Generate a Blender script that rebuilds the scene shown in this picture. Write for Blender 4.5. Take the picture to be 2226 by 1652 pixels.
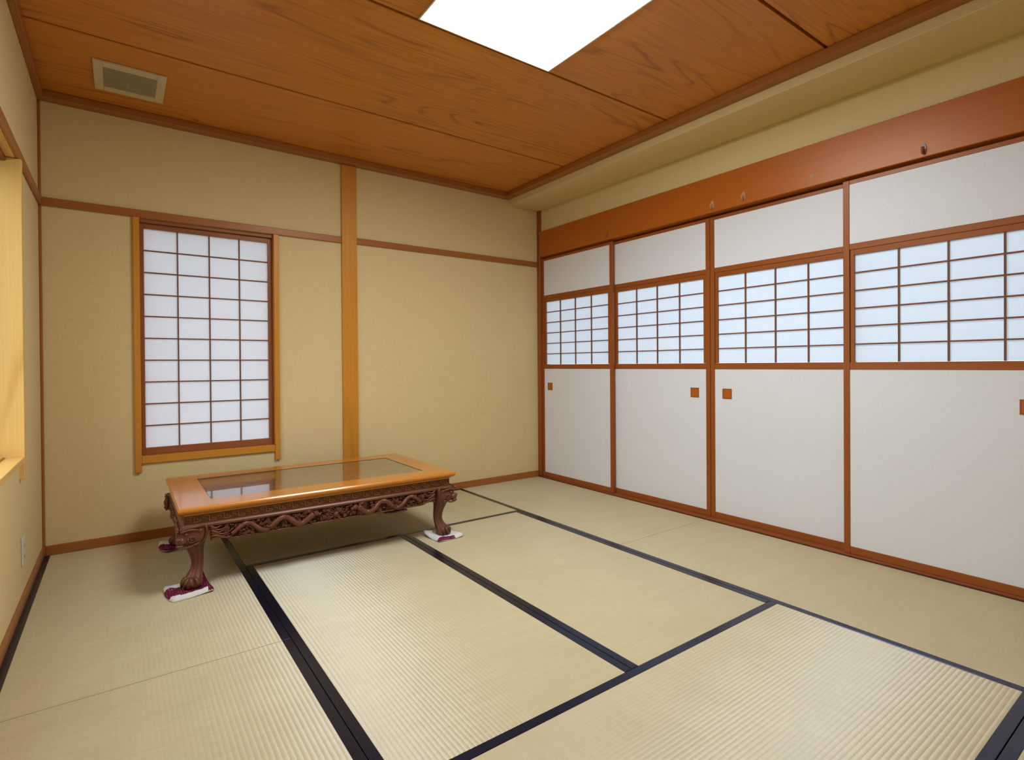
import bpy, bmesh, math, random
from mathutils import Vector, Matrix

for o in list(bpy.data.objects):
    bpy.data.objects.remove(o)
S = bpy.context.scene
COL = S.collection
rng = random.Random(7)

# ------------------------------------------------------------------ camera, world, exposure
# Room frame: X along the back wall from the left corner, d = distance from the back wall (world Y = -d), Z up.
IW, IH = 2226.0, 1652.0
F_PX, CX, CY = 1174.57, 1108.1, 800.26
YAW, PITCH, ROLL = 0.6259, -0.0063, -0.0071
cam_d = bpy.data.cameras.new('camera')
cam = bpy.data.objects.new('camera', cam_d)
COL.objects.link(cam)
cam_d.sensor_fit = 'HORIZONTAL'
cam_d.sensor_width = 36.0
cam_d.lens = 36.0 * F_PX / IW
cam_d.shift_x = (IW / 2 - CX) / IW
cam_d.shift_y = (CY - IH / 2) / IW
cam_d.clip_start = 0.02
fw = Vector((math.sin(YAW) * math.cos(PITCH), math.cos(YAW) * math.cos(PITCH), math.sin(PITCH)))
rt = Vector((math.cos(YAW), -math.sin(YAW), 0))
up = rt.cross(fw)
rt, up = math.cos(ROLL) * rt + math.sin(ROLL) * up, -math.sin(ROLL) * rt + math.cos(ROLL) * up
mw = Matrix((rt, up, -fw)).transposed().to_4x4()
mw.translation = (0.3583, -3.9988, 1.0587)
cam.matrix_world = mw
S.camera = cam

S.view_settings.view_transform = 'Standard'
S.view_settings.look = 'None'
S.view_settings.gamma = 1.0
S.view_settings.use_curve_mapping = False
S.view_settings.exposure = 0.43

SKY = 3.1
LAMP = 20.5
world = bpy.data.worlds.new('daylight')
S.world = world
world.use_nodes = True
wn = world.node_tree.nodes
wn['Background'].inputs[0].default_value = (0.76, 0.87, 1.0, 1)
wn['Background'].inputs[1].default_value = SKY

# ------------------------------------------------------------------ room dimensions (metres)
W = 3.5934            # right wall (sliding doors)
DEPTH = 5.4           # front wall, behind the camera
ZC = 2.600            # underside of ceiling boards
ZT = 2.557            # underside of the ceiling trim
XS = 3.245            # edge of the dropped strip along the right wall
ZS = 2.508            # underside of the dropped strip
ZN0, ZN1 = 1.972, 2.018   # rail round the walls

# ------------------------------------------------------------------ materials
MATS = {}


def new_mat(name):
    m = bpy.data.materials.new(name)
    m.use_nodes = True
    nt = m.node_tree
    return m, nt, nt.nodes['Principled BSDF']


def nd(nt, typ, **kw):
    n = nt.nodes.new(typ)
    for k, v in kw.items():
        if k.startswith('i_'):
            n.inputs[k[2:].replace('_', ' ')].default_value = v
        else:
            setattr(n, k, v)
    return n


def lk(nt, a, b):
    nt.links.new(a, b)


def ramp(nt, fac, stops):
    r = nt.nodes.new('ShaderNodeValToRGB')
    el = r.color_ramp.elements
    while len(el) > 1:
        el.remove(el[-1])
    el[0].position = stops[0][0]
    el[0].color = tuple(stops[0][1]) + (1,)
    for p, c in stops[1:]:
        e = el.new(p)
        e.color = tuple(c) + (1,)
    lk(nt, fac, r.inputs[0])
    return r.outputs[0]


def math_n(nt, op, a, b=None, c=None):
    n = nt.nodes.new('ShaderNodeMath')
    n.operation = op
    for i, v in enumerate((a, b, c)):
        if v is None:
            continue
        if isinstance(v, (int, float)):
            n.inputs[i].default_value = v
        else:
            lk(nt, v, n.inputs[i])
    return n.outputs[0]


def mixc(nt, fac, a, b, mode='MIX'):
    n = nt.nodes.new('ShaderNodeMix')
    n.data_type = 'RGBA'
    n.blend_type = mode
    for sock, v in ((n.inputs[0], fac), (n.inputs[6], a), (n.inputs[7], b)):
        if isinstance(v, (int, float)):
            sock.default_value = v
        elif isinstance(v, (tuple, list)):
            sock.default_value = tuple(v) + (1,) if len(v) == 3 else v
        else:
            lk(nt, v, sock)
    return n.outputs[2]


def obj_coords(nt, scale, jitter=13.0):
    """object coordinates, shifted per object, scaled"""
    tc = nt.nodes.new('ShaderNodeTexCoord')
    oi = nt.nodes.new('ShaderNodeObjectInfo')
    mul = math_n(nt, 'MULTIPLY', oi.outputs['Random'], jitter)
    add = nd(nt, 'ShaderNodeVectorMath', operation='ADD')
    lk(nt, tc.outputs['Object'], add.inputs[0])
    lk(nt, mul, add.inputs[1])
    mp = nd(nt, 'ShaderNodeVectorMath', operation='MULTIPLY')
    lk(nt, add.outputs[0], mp.inputs[0])
    mp.inputs[1].default_value = scale
    return mp.outputs[0]


def noise(nt, vec, scale=1.0, detail=2.0, rough=0.5, dist=0.0):
    n = nt.nodes.new('ShaderNodeTexNoise')
    lk(nt, vec, n.inputs['Vector'])
    n.inputs['Scale'].default_value = scale
    n.inputs['Detail'].default_value = detail
    n.inputs['Roughness'].default_value = rough
    n.inputs['Distortion'].default_value = dist
    return n.outputs['Fac']


def bump(nt, bsdf, height, strength=0.2, dist=0.002):
    b = nt.nodes.new('ShaderNodeBump')
    b.inputs['Strength'].default_value = strength
    b.inputs['Distance'].default_value = dist
    lk(nt, height, b.inputs['Height'])
    lk(nt, b.outputs[0], bsdf.inputs['Normal'])


def wood(name, light, dark, axis='x', rings=5.0, cross=3.0, along=0.35, line=0.5, fine=0.35,
         rough=0.42, spec=0.4, coat=0.0, jitter=13.0, sharp=5.0, streak=160.0):
    """grain as contour lines of a stretched noise field plus fine streaks along the given axis"""
    key = (name, axis)
    if key in MATS:
        return MATS[key]
    m, nt, b = new_mat(name + '_' + axis)
    ax = 'xyz'.index(axis)
    sc = [cross] * 3
    sc[ax] = along
    v = obj_coords(nt, tuple(sc), jitter)
    n1 = noise(nt, v, 1.0, 1.5, 0.45, 0.25)
    ph = math_n(nt, 'MULTIPLY', n1, rings * 6.283)
    sn = math_n(nt, 'SINE', ph)
    sn = math_n(nt, 'MULTIPLY_ADD', sn, 0.5, 0.5)
    thin = math_n(nt, 'POWER', sn, sharp)
    sf = [streak] * 3
    sf[ax] = 2.5
    v2 = obj_coords(nt, tuple(sf), jitter)
    n2 = noise(nt, v2, 1.0, 2.0, 0.6)
    v3 = obj_coords(nt, tuple(1.2 if i == ax else 5.0 for i in range(3)), jitter)
    n3 = noise(nt, v3, 1.0, 2.0, 0.5)
    # lines fade in and out along the board
    patch = ramp(nt, n3, [(0.42, (0.08,) * 3), (0.64, (1, 1, 1))])
    fac = math_n(nt, 'MULTIPLY', math_n(nt, 'MULTIPLY', thin, patch), line)
    f2 = math_n(nt, 'MULTIPLY', math_n(nt, 'SUBTRACT', n2, 0.35), fine * 1.6)
    fac = math_n(nt, 'ADD', fac, f2)
    fac = nd(nt, 'ShaderNodeClamp'), fac
    lk(nt, fac[1], fac[0].inputs[0])
    c = mixc(nt, fac[0].outputs[0], light, dark)
    lk(nt, c, b.inputs['Base Color'])
    b.inputs['Roughness'].default_value = rough
    b.inputs['Specular IOR Level'].default_value = spec
    b.inputs['Specular Tint'].default_value = (1.0, 0.72, 0.5, 1)
    if coat:
        b.inputs['Coat Weight'].default_value = coat
        b.inputs['Coat Roughness'].default_value = 0.12
    bump(nt, b, n2, 0.12, 0.001)
    MATS[key] = m
    return m


def plain(name, col, rough=0.5, spec=0.4, metal=0.0):
    if name in MATS:
        return MATS[name]
    m, nt, b = new_mat(name)
    v = obj_coords(nt, (40, 40, 40))
    n = noise(nt, v, 1.0, 2.0)
    c = mixc(nt, n, tuple(x * 0.94 for x in col), tuple(min(1, x * 1.05) for x in col))
    lk(nt, c, b.inputs['Base Color'])
    b.inputs['Roughness'].default_value = rough
    b.inputs['Specular IOR Level'].default_value = spec
    b.inputs['Metallic'].default_value = metal
    MATS[name] = m
    return m


def m_wall():
    m, nt, b = new_mat('woven_wallpaper')
    tc = nt.nodes.new('ShaderNodeTexCoord')

    def vec(s):
        mp = nd(nt, 'ShaderNodeVectorMath', operation='MULTIPLY')
        lk(nt, tc.outputs['Object'], mp.inputs[0])
        mp.inputs[1].default_value = s
        return mp.outputs[0]
    n1 = noise(nt, vec((60, 60, 420)), 1.0, 2.0, 0.6)
    n2 = noise(nt, vec((420, 420, 50)), 1.0, 2.0, 0.6)
    n3 = noise(nt, vec((3, 3, 3)), 1.0, 3.0, 0.5)
    f = math_n(nt, 'ADD', math_n(nt, 'MULTIPLY', n1, 0.5), math_n(nt, 'MULTIPLY', n2, 0.5))
    c = ramp(nt, f, [(0.3, (0.645, 0.495, 0.225)), (0.5, (0.70, 0.545, 0.258)), (0.7, (0.745, 0.59, 0.29))])
    c2 = mixc(nt, 0.12, c, mixc(nt, n3, (0.60, 0.45, 0.20), (0.76, 0.62, 0.34)))
    lk(nt, c2, b.inputs['Base Color'])
    b.inputs['Roughness'].default_value = 0.85
    b.inputs['Specular IOR Level'].default_value = 0.15
    bump(nt, b, f, 0.15, 0.001)
    return m


def m_tatami(axis):
    m, nt, b = new_mat('rush_weave_' + axis)
    ax = 'xy'.index(axis)
    long_s = [30.0, 30.0, 1.0]
    long_s[ax] = 420.0
    v = obj_coords(nt, tuple(long_s))
    n1 = noise(nt, v, 1.0, 2.0, 0.6)
    cs = [4.0, 4.0, 1.0]
    v2 = obj_coords(nt, tuple(cs))
    n2 = noise(nt, v2, 1.0, 3.0, 0.55)
    # bundles of rush: slight change of tone across the mat, very elongated across the ribs
    bs = [2.0, 2.0, 1.0]
    bs[ax] = 45.0
    v3 = obj_coords(nt, tuple(bs))
    n3 = noise(nt, v3, 1.0, 2.0, 0.5)
    f = math_n(nt, 'ADD', math_n(nt, 'MULTIPLY', n1, 0.45), math_n(nt, 'MULTIPLY', n2, 0.3))
    f = math_n(nt, 'ADD', f, math_n(nt, 'MULTIPLY', n3, 0.25))
    c = ramp(nt, f, [(0.33, (0.50, 0.415, 0.225)), (0.5, (0.555, 0.465, 0.26)), (0.66, (0.61, 0.52, 0.305))])
    lk(nt, c, b.inputs['Base Color'])
    b.inputs['Roughness'].default_value = 0.7
    b.inputs['Specular IOR Level'].default_value = 0.2
    # waxy sheen of the rush stalks, which lie across the ribs: highlights spread along the ribs
    tv = nd(nt, 'ShaderNodeCombineXYZ')
    tv.inputs[1 - ax].default_value = 1.0
    gl = nt.nodes.new('ShaderNodeBsdfAnisotropic')
    gl.inputs['Color'].default_value = (0.95, 1.0, 1.0, 1)
    gl.inputs['Roughness'].default_value = 0.72
    gl.inputs['Anisotropy'].default_value = 0.85
    lk(nt, tv.outputs[0], gl.inputs['Tangent'])
    mx = nt.nodes.new('ShaderNodeMixShader')
    mx.inputs[0].default_value = 0.08
    lk(nt, b.outputs[0], mx.inputs[1])
    lk(nt, gl.outputs[0], mx.inputs[2])
    lk(nt, mx.outputs[0], nt.nodes['Material Output'].inputs[0])
    bump(nt, b, n1, 0.2, 0.0008)
    return m


def m_heri():
    m, nt, b = new_mat('black_cloth_edging')
    v = obj_coords(nt, (600, 600, 600))
    n = noise(nt, v, 1.0, 1.0)
    c = mixc(nt, n, (0.003, 0.0035, 0.008), (0.007, 0.008, 0.018))
    b.inputs['Specular Tint'].default_value = (0.42, 0.52, 1.0, 1)
    lk(nt, c, b.inputs['Base Color'])
    b.inputs['Roughness'].default_value = 0.26
    b.inputs['Specular IOR Level'].default_value = 0.72
    bump(nt, b, n, 0.1, 0.0004)
    return m


def m_fusuma():
    m, nt, b = new_mat('white_fibre_paper')
    v = obj_coords(nt, (1, 1, 1))
    # long curled fibres: thin contour lines of two distorted noise fields, broken up by a mask
    n1 = noise(nt, v, 14.0, 2.0, 0.5, 1.2)
    n2 = noise(nt, v, 19.0, 2.0, 0.5, 1.5)
    mk = noise(nt, v, 26.0, 1.0, 0.5)

    def line(n, c, w):
        a = math_n(nt, 'ABSOLUTE', math_n(nt, 'SUBTRACT', n, c))
        return math_n(nt, 'SUBTRACT', 1.0, math_n(nt, 'SMOOTH_MIN', math_n(nt, 'DIVIDE', a, w), 1.0, 0.2))
    l1 = math_n(nt, 'MAXIMUM', line(n1, 0.5, 0.012), line(n2, 0.46, 0.012))
    l1 = math_n(nt, 'MAXIMUM', l1, 0.0)
    l1 = math_n(nt, 'MULTIPLY', l1, ramp(nt, mk, [(0.48, (0, 0, 0)), (0.56, (1, 1, 1))]))
    n3 = noise(nt, v, 3.0, 2.0)
    c = mixc(nt, n3, (0.725, 0.725, 0.705), (0.75, 0.75, 0.73))
    c = mixc(nt, math_n(nt, 'MULTIPLY', l1, 0.28), c, (0.86, 0.86, 0.85))
    lk(nt, c, b.inputs['Base Color'])
    r = math_n(nt, 'MULTIPLY_ADD', l1, -0.24, 0.46)
    lk(nt, r, b.inputs['Roughness'])
    b.inputs['Specular IOR Level'].default_value = 0.4
    bump(nt, b, math_n(nt, 'ADD', l1, math_n(nt, 'MULTIPLY', n3, 3.0)), 0.2, 0.001)
    return m


def m_paper(name, trans, col):
    """thin translucent paper lit by the daylight behind it"""
    m, nt, b = new_mat(name)
    v = obj_coords(nt, (30, 30, 30))
    n = noise(nt, v, 1.0, 3.0)
    c = mixc(nt, n, tuple(x * 0.985 for x in col), col)
    d = nt.nodes.new('ShaderNodeBsdfDiffuse')
    t = nt.nodes.new('ShaderNodeBsdfTranslucent')
    mx = nt.nodes.new('ShaderNodeMixShader')
    mx.inputs[0].default_value = trans
    lk(nt, c, d.inputs[0])
    lk(nt, c, t.inputs[0])
    lk(nt, d.outputs[0], mx.inputs[1])
    lk(nt, t.outputs[0], mx.inputs[2])
    lk(nt, mx.outputs[0], nt.nodes['Material Output'].inputs[0])
    return m


def m_emit(name, col, strength):
    m, nt, b = new_mat(name)
    b.inputs['Base Color'].default_value = (0.9, 0.9, 0.9, 1)
    b.inputs['Emission Color'].default_value = tuple(col) + (1,)
    b.inputs['Emission Strength'].default_value = strength
    return m


def m_glass_sheet():
    m, nt, b = new_mat('window_glass')
    t = nt.nodes.new('ShaderNodeBsdfTransparent')
    g = nt.nodes.new('ShaderNodeBsdfGlossy')
    g.inputs['Roughness'].default_value = 0.02
    lw = nt.nodes.new('ShaderNodeLayerWeight')
    lw.inputs['Blend'].default_value = 0.5
    fr = math_n(nt, 'MULTIPLY_ADD', math_n(nt, 'POWER', lw.outputs['Facing'], 5.0), 0.9, 0.04)
    mx = nt.nodes.new('ShaderNodeMixShader')
    lk(nt, fr, mx.inputs[0])
    lk(nt, t.outputs[0], mx.inputs[1])
    lk(nt, g.outputs[0], mx.inputs[2])
    lk(nt, mx.outputs[0], nt.nodes['Material Output'].inputs[0])
    return m


def m_table_glass():
    m, nt, b = new_mat('glass_over_burl')
    v = obj_coords(nt, (3, 14, 3))
    n = noise(nt, v, 1.0, 4.0, 0.6, 1.0)
    ph = math_n(nt, 'SINE', math_n(nt, 'MULTIPLY', n, 40.0))
    f = math_n(nt, 'MULTIPLY_ADD', ph, 0.25, math_n(nt, 'MULTIPLY', n, 0.6))
    c = ramp(nt, f, [(0.1, (0.085, 0.04, 0.014)), (0.45, (0.15, 0.075, 0.026)), (0.7, (0.20, 0.105, 0.04))])
    lk(nt, c, b.inputs['Base Color'])
    b.inputs['Roughness'].default_value = 0.3
    b.inputs['Coat Weight'].default_value = 1.0
    b.inputs['Coat Roughness'].default_value = 0.015
    b.inputs['Coat IOR'].default_value = 4.0
    return m


def m_dots():
    m, nt, b = new_mat('maroon_dotted_cloth')
    tc = nt.nodes.new('ShaderNodeTexCoord')
    vo = nt.nodes.new('ShaderNodeTexVoronoi')
    vo.inputs['Scale'].default_value = 90.0
    vo.inputs['Randomness'].default_value = 0.35
    lk(nt, tc.outputs['Object'], vo.inputs['Vector'])
    c = ramp(nt, vo.outputs['Distance'], [(0.0, (0.42, 0.20, 0.24)), (0.22, (0.40, 0.16, 0.2)), (0.30, (0.13, 0.006, 0.028)), (1.0, (0.12, 0.005, 0.025))])
    lk(nt, c, b.inputs['Base Color'])
    b.inputs['Roughness'].default_value = 0.8
    b.inputs['Specular IOR Level'].default_value = 0.2
    return m


M_WALL = m_wall()
M_TAT = {'x': m_tatami('x'), 'y': m_tatami('y')}
M_HERI = m_heri()
M_FUS = m_fusuma()
M_SHOJI_BACK = m_paper('shoji_paper_window', 0.42, (0.84, 0.84, 0.85))
M_SHOJI_DOOR = m_paper('shoji_paper_door', 0.49, (0.80, 0.84, 0.87))
M_LAMP = m_emit('lamp_diffuser', (0.92, 1.0, 1.13), LAMP)
M_GLASS = m_glass_sheet()
M_TGLASS = m_table_glass()
M_DOTS = m_dots()
M_LINEN = plain('white_cotton', (0.68, 0.66, 0.60), 0.85, 0.15)
M_CREAM = plain('cream_plastic', (0.60, 0.50, 0.31), 0.5)
M_GRILLE = plain('grille_plastic', (0.36, 0.31, 0.19), 0.55)
M_WHITEP = plain('white_plastic', (0.62, 0.58, 0.46), 0.4)
M_DARK = plain('dark_gap', (0.02, 0.014, 0.01), 0.8, 0.1)
M_GROOVE = plain('groove_brown', (0.045, 0.018, 0.007), 0.8, 0.1)
M_HOOK = plain('tan_plastic', (0.50, 0.27, 0.12), 0.35)
M_HOOKD = plain('brown_plastic', (0.30, 0.11, 0.035), 0.35)


def w_trim(ax):
    return wood('reddish_trim_wood', (0.37, 0.132, 0.028), (0.24, 0.075, 0.014), ax, 4, 9, 0.5, 0.35, 0.5, 0.38, 0.45)


def w_door(ax):
    return wood('door_frame_wood', (0.31, 0.082, 0.014), (0.20, 0.046, 0.007), ax, 4, 9, 0.5, 0.35, 0.5, 0.38, 0.45)


def w_light(ax):
    return wood('window_post_wood', (0.62, 0.255, 0.028), (0.42, 0.15, 0.014), ax, 4, 9, 0.5, 0.4, 0.5, 0.38, 0.45)


def w_sash(ax):
    return wood('sash_wood', (0.30, 0.095, 0.03), (0.18, 0.05, 0.016), ax, 4, 12, 0.5, 0.35, 0.5, 0.4, 0.4)


def w_muntin(ax):
    return wood('lattice_wood', (0.20, 0.075, 0.035), (0.13, 0.045, 0.02), ax, 4, 12, 0.5, 0.2, 0.4, 0.5, 0.3)


def w_jamb(ax):
    return wood('golden_pine', (0.80, 0.50, 0.15), (0.60, 0.30, 0.06), ax, 6, 7, 0.4, 0.5, 0.45, 0.35, 0.5)


def w_beam(ax):
    return wood('lintel_wood', (0.44, 0.115, 0.011), (0.32, 0.076, 0.006), ax, 6, 7, 0.25, 0.22, 0.5, 0.36, 0.5)


def w_ceil(ax):
    return wood('ceiling_board_wood', (0.63, 0.232, 0.032), (0.27, 0.078, 0.010), ax, 11.0, 5.0, 0.55, 0.55, 0.62, 0.4, 0.4, 0.0, 31.0, 9.0, 85.0)


def w_top(ax):
    return wood('table_top_wood', (0.56, 0.20, 0.022), (0.38, 0.115, 0.010), ax, 5, 9, 0.5, 0.3, 0.45, 0.28, 0.5, 0.5)


def w_carve(ax='x'):
    return wood('carved_dark_wood', (0.135, 0.046, 0.024), (0.08, 0.025, 0.013), ax, 4, 12, 1.0, 0.25, 0.4, 0.38, 0.5)


def w_frieze(ax='x'):
    return wood('frieze_wood', (0.095, 0.03, 0.012), (0.06, 0.018, 0.008), ax, 4, 12, 1.0, 0.25, 0.4, 0.4, 0.45)


def w_fret(ax='x'):
    return wood('fret_wood', (0.27, 0.095, 0.028), (0.19, 0.06, 0.018), ax, 4, 12, 1.0, 0.2, 0.4, 0.4, 0.45)


# ------------------------------------------------------------------ building helpers
WLOC = {}          # world location of each object (all structure is unrotated)


def link(o, parent=None, loc=(0, 0, 0)):
    COL.objects.link(o)
    if parent is not None:
        o.parent = parent
        pl = WLOC[parent.name]
        o.location = (loc[0] - pl[0], loc[1] - pl[1], loc[2] - pl[2])
    else:
        o.location = loc
    WLOC[o.name] = tuple(loc)
    return o


def tag(o, label=None, cat=None, group=None, kind=None):
    if label:
        o['label'] = label
    if cat:
        o['category'] = cat
    if group:
        o['group'] = group
    if kind:
        o['kind'] = kind
    return o


def empty(name, loc, label, cat, group=None, kind=None):
    o = bpy.data.objects.new(name, None)
    o.empty_display_size = 0.05
    link(o, None, loc)
    return tag(o, label, cat, group, kind)


def mesh_from_bm(bm, name, mat, smooth=False):
    bmesh.ops.recalc_face_normals(bm, faces=bm.faces)
    me = bpy.data.meshes.new(name)
    bm.to_mesh(me)
    bm.free()
    me.materials.append(mat)
    if smooth:
        me.polygons.foreach_set('use_smooth', [True] * len(me.polygons))
    return me


def add_box(bm, x0, x1, y0, y1, z0, z1):
    vs = [bm.verts.new(p) for p in ((x0, y0, z0), (x1, y0, z0), (x1, y1, z0), (x0, y1, z0),
                                    (x0, y0, z1), (x1, y0, z1), (x1, y1, z1), (x0, y1, z1))]
    for f in ((0, 3, 2, 1), (4, 5, 6, 7), (0, 1, 5, 4), (1, 2, 6, 5), (2, 3, 7, 6), (3, 0, 4, 7)):
        bm.faces.new([vs[i] for i in f])
    return vs


BOXES = {}


def box(name, x0, x1, d0, d1, z0, z1, mat, parent=None, bev=0.0):
    """box between depths d0..d1 (world Y = -d); alike boxes share mesh data"""
    if d0 > d1:
        d0, d1 = d1, d0
    sx, sy, sz = x1 - x0, d1 - d0, z1 - z0
    key = (round(sx, 4), round(sy, 4), round(sz, 4), mat.name, bev)
    me = BOXES.get(key)
    if me is None:
        bm = bmesh.new()
        add_box(bm, -sx / 2, sx / 2, -sy / 2, sy / 2, -sz / 2, sz / 2)
        if bev:
            bmesh.ops.bevel(bm, geom=bm.edges[:], offset=bev, segments=1, affect='EDGES', profile=0.5)
        me = mesh_from_bm(bm, name, mat)
        BOXES[key] = me
    o = bpy.data.objects.new(name, me)
    return link(o, parent, ((x0 + x1) / 2, -(d0 + d1) / 2, (z0 + z1) / 2))


def boxes(name, parts, mat, parent=None):
    """several boxes that make one piece (a wall round its opening)"""
    cx = sum((p[0] + p[1]) / 2 for p in parts) / len(parts)
    cd = sum((p[2] + p[3]) / 2 for p in parts) / len(parts)
    cz = min(p[4] for p in parts)
    bm = bmesh.new()
    for x0, x1, d0, d1, z0, z1 in parts:
        add_box(bm, x0 - cx, x1 - cx, -(d1 - cd), -(d0 - cd), z0 - cz, z1 - cz)
    o = bpy.data.objects.new(name, mesh_from_bm(bm, name, mat))
    return link(o, parent, (cx, -cd, cz))


def struct(o, label, cat):
    return tag(o, label, cat, kind='structure')


def sweep_mesh(name, prof, path_fn, n, mat, closed=False, smooth=False):
    """prof: list of 2D points; path_fn(i, (u, v)) -> 3D point; n stations"""
    bm = bmesh.new()
    rings = [[bm.verts.new(path_fn(i, p)) for p in prof] for i in range(n)]
    k = len(prof)
    rng_n = n if closed else n - 1
    for i in range(rng_n):
        a, b = rings[i], rings[(i + 1) % n]
        for j in range(k):
            bm.faces.new((a[j], a[(j + 1) % k], b[(j + 1) % k], b[j]))
    if not closed:
        bm.faces.new(rings[0])
        bm.faces.new(rings[-1][::-1])
    return mesh_from_bm(bm, name, mat, smooth)


# ------------------------------------------------------------------ floor and tatami
floor = struct(box('floor', -0.15, W + 0.2, -0.15, DEPTH + 0.1, -0.12, -0.055, plain('subfloor', (0.25, 0.18, 0.1), 0.8)),
               'tatami floor of pale woven rush mats with black cloth edging', 'floor')

HW = 0.0325      # width of the cloth edging
PITCH_RIB = 0.0152
TM = {}


def tatami(x0, x1, d0, d1, axis, hw0=HW, hw1=HW):
    """one mat; ribs and cloth edging run along its long axis"""
    g = 0.0012
    x0, x1, d0, d1 = x0 + g, x1 - g, d0 + g, d1 - g
    L, B = (x1 - x0, d1 - d0) if axis == 'x' else (d1 - d0, x1 - x0)
    key = (round(L, 4), round(B, 4), axis)
    me = TM.get(key)
    if me is None:
        nr = int(round(B / PITCH_RIB))
        seg = 6
        prof = []
        for i in range(nr * seg + 1):
            t = i / seg
            fr = t - math.floor(t)
            z = -0.0004 * (1 - math.sin(math.pi * fr)) if 0 < fr < 1 else -0.0004
            prof.append((-B / 2 + B * t / nr, z))
        prof += [(B / 2, -0.055), (-B / 2, -0.055)]
        if axis == 'x':
            fn = lambda i, p: ((-L / 2, L / 2)[i], p[0], p[1])
        else:
            fn = lambda i, p: (p[0], (-L / 2, L / 2)[i], p[1])
        me = sweep_mesh('tatami_mat', prof, fn, 2, M_TAT[axis])
        TM[key] = me
    o = bpy.data.objects.new('tatami_mat', me)
    link(o, floor, ((x0 + x1) / 2, -(d0 + d1) / 2, 0))
    for s, hw in ((0, hw0), (1, hw1)):
        if axis == 'x':
            a, b = (d0, d0 + hw) if s == 0 else (d1 - hw, d1)
            box('border_strip', x0, x1, a, b, -0.054, 0.0012, M_HERI, o, 0.001)
        else:
            a, b = (x0, x0 + hw) if s == 0 else (x1 - hw, x1)
            box('border_strip', a, b, d0, d1, -0.054, 0.0012, M_HERI, o, 0.001)
    return o


X1, X2, X3 = 0.8914, 1.7896, 2.6946
D1, DL, DR, D3, D4 = 0.8791, 1.7958, 1.8100, 2.7299, 3.5930
tatami(0.0, X1, 0.0, DL, 'y')
tatami(0.0, X1, DL, D4, 'y')
tatami(X1, X3, 0.0, D1, 'x')
tatami(X1, X2, D1, D3, 'y')
tatami(X2, X3, D1, D3, 'y')
tatami(X1, X3, D3, D4, 'x')
tatami(X3, W - 0.012, 0.0, DR, 'y', HW, 0.013)
tatami(X3, W - 0.012, DR, D4, 'y', HW, 0.013)
tatami(X1, X3, D4, D4 + 0.9, 'x')
tatami(X1, X3, D4 + 0.9, DEPTH, 'x')
tatami(0.0, X1, D4, DEPTH, 'y')
tatami(X3, W - 0.012, D4, DEPTH, 'y', HW, 0.013)

# unseen ground added outside to block sky light from below the horizon
def m_ground():
    m, nt, b = new_mat('added_ground')
    n = noise(nt, obj_coords(nt, (1.5, 1.5, 1.5)), 1.0, 4.0)
    lk(nt, ramp(nt, n, [(0.3, (0.07, 0.075, 0.05)), (0.7, (0.16, 0.16, 0.12))]), b.inputs['Base Color'])
    b.inputs['Roughness'].default_value = 0.95
    return m


struct(box('ground', -30.0, 34.0, -30.0, 35.0, -0.75, -0.45, m_ground()), 'unseen ground outside, added to block light from below', 'ground')

# ------------------------------------------------------------------ walls
WX0, WX1, WZ0, WZ1 = 0.465, 1.230, 0.515, 1.972     # back window opening
T = 0.12
struct(boxes('wall_back', [(-T, WX0 - 0.0325, -T, 0, -0.06, 2.7), (WX1 + 0.0325, W + T, -T, 0, -0.06, 2.7),
                           (WX0 - 0.0325, WX1 + 0.0325, -T, 0, -0.06, WZ0 - 0.040), (WX0 - 0.0325, WX1 + 0.0325, -T, 0, WZ1, 2.7)], M_WALL),
       'beige textured wall with the tall lattice window', 'wall')
LD0, LD1, LZ0, LZ1 = 0.835, 2.60, 0.655, 1.985      # left window opening
struct(boxes('wall_left', [(-T, 0, 0, LD0 - 0.0335, -0.06, 2.7), (-T, 0, LD1 + 0.0335, DEPTH, -0.06, 2.7),
                           (-T, 0, LD0 - 0.0335, LD1 + 0.0335, -0.06, LZ0 - 0.0115), (-T, 0, LD0 - 0.0335, LD1 + 0.0335, LZ1 + 0.0115, 2.7)], M_WALL),
       'beige textured side wall with the white outlet', 'wall')
FD1 = 3.60           # end of the row of sliding doors
ZB0, ZB1 = 2.066, 2.306
wr = struct(boxes('wall_right', [(W, W + T, 0, FD1, ZB1 - 0.01, 2.7), (W, W + T, FD1 + 0.09, DEPTH, -0.06, 2.7)], M_WALL),
            'beige strip of wall above the long wooden lintel', 'wall')
box('soffit', XS, W + 0.0, 0.0, DEPTH, ZS, 2.7, M_WALL, wr, 0.002)
struct(box('wall_front', -T, W + T, DEPTH, DEPTH + T, -0.06, 2.7, M_WALL), 'beige wall behind the camera', 'wall')

# ------------------------------------------------------------------ ceiling
ceil = struct(box('ceiling', -T, XS, -T, DEPTH + T, ZC + 0.028, 2.75, M_GROOVE), 'wood board ceiling with dark grooves', 'ceiling')
cuts = [0.0, 0.830, 1.803, 2.760, 3.715, 4.67, DEPTH]
for a, b in zip(cuts[:-1], cuts[1:]):
    box('ceiling_board', 0.0, XS, a + 0.0075, b - 0.0075, ZC, ZC + 0.0275, w_ceil('x'), ceil, 0.0015)

n_trim = [0]


def trim(x0, x1, d0, d1, z0, z1, mat, label, bev=0.003):
    n_trim[0] += 1
    return struct(box('trim_%d' % n_trim[0], x0, x1, d0, d1, z0, z1, mat, None, bev), label, 'trim')


trim(0.0, XS - 0.070, 0.0, 0.072, ZT, ZC - 0.0005, w_trim('x'), 'reddish ceiling moulding along the back wall')
trim(XS - 0.070, XS + 0.004, 0.0, DEPTH, ZT, ZC - 0.0005, w_trim('y'), 'reddish ceiling moulding beside the dropped beige strip')
trim(0.0, 0.030, 0.073, DEPTH, ZT, ZC - 0.0005, w_trim('y'), 'dark ceiling moulding along the left wall')
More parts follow.
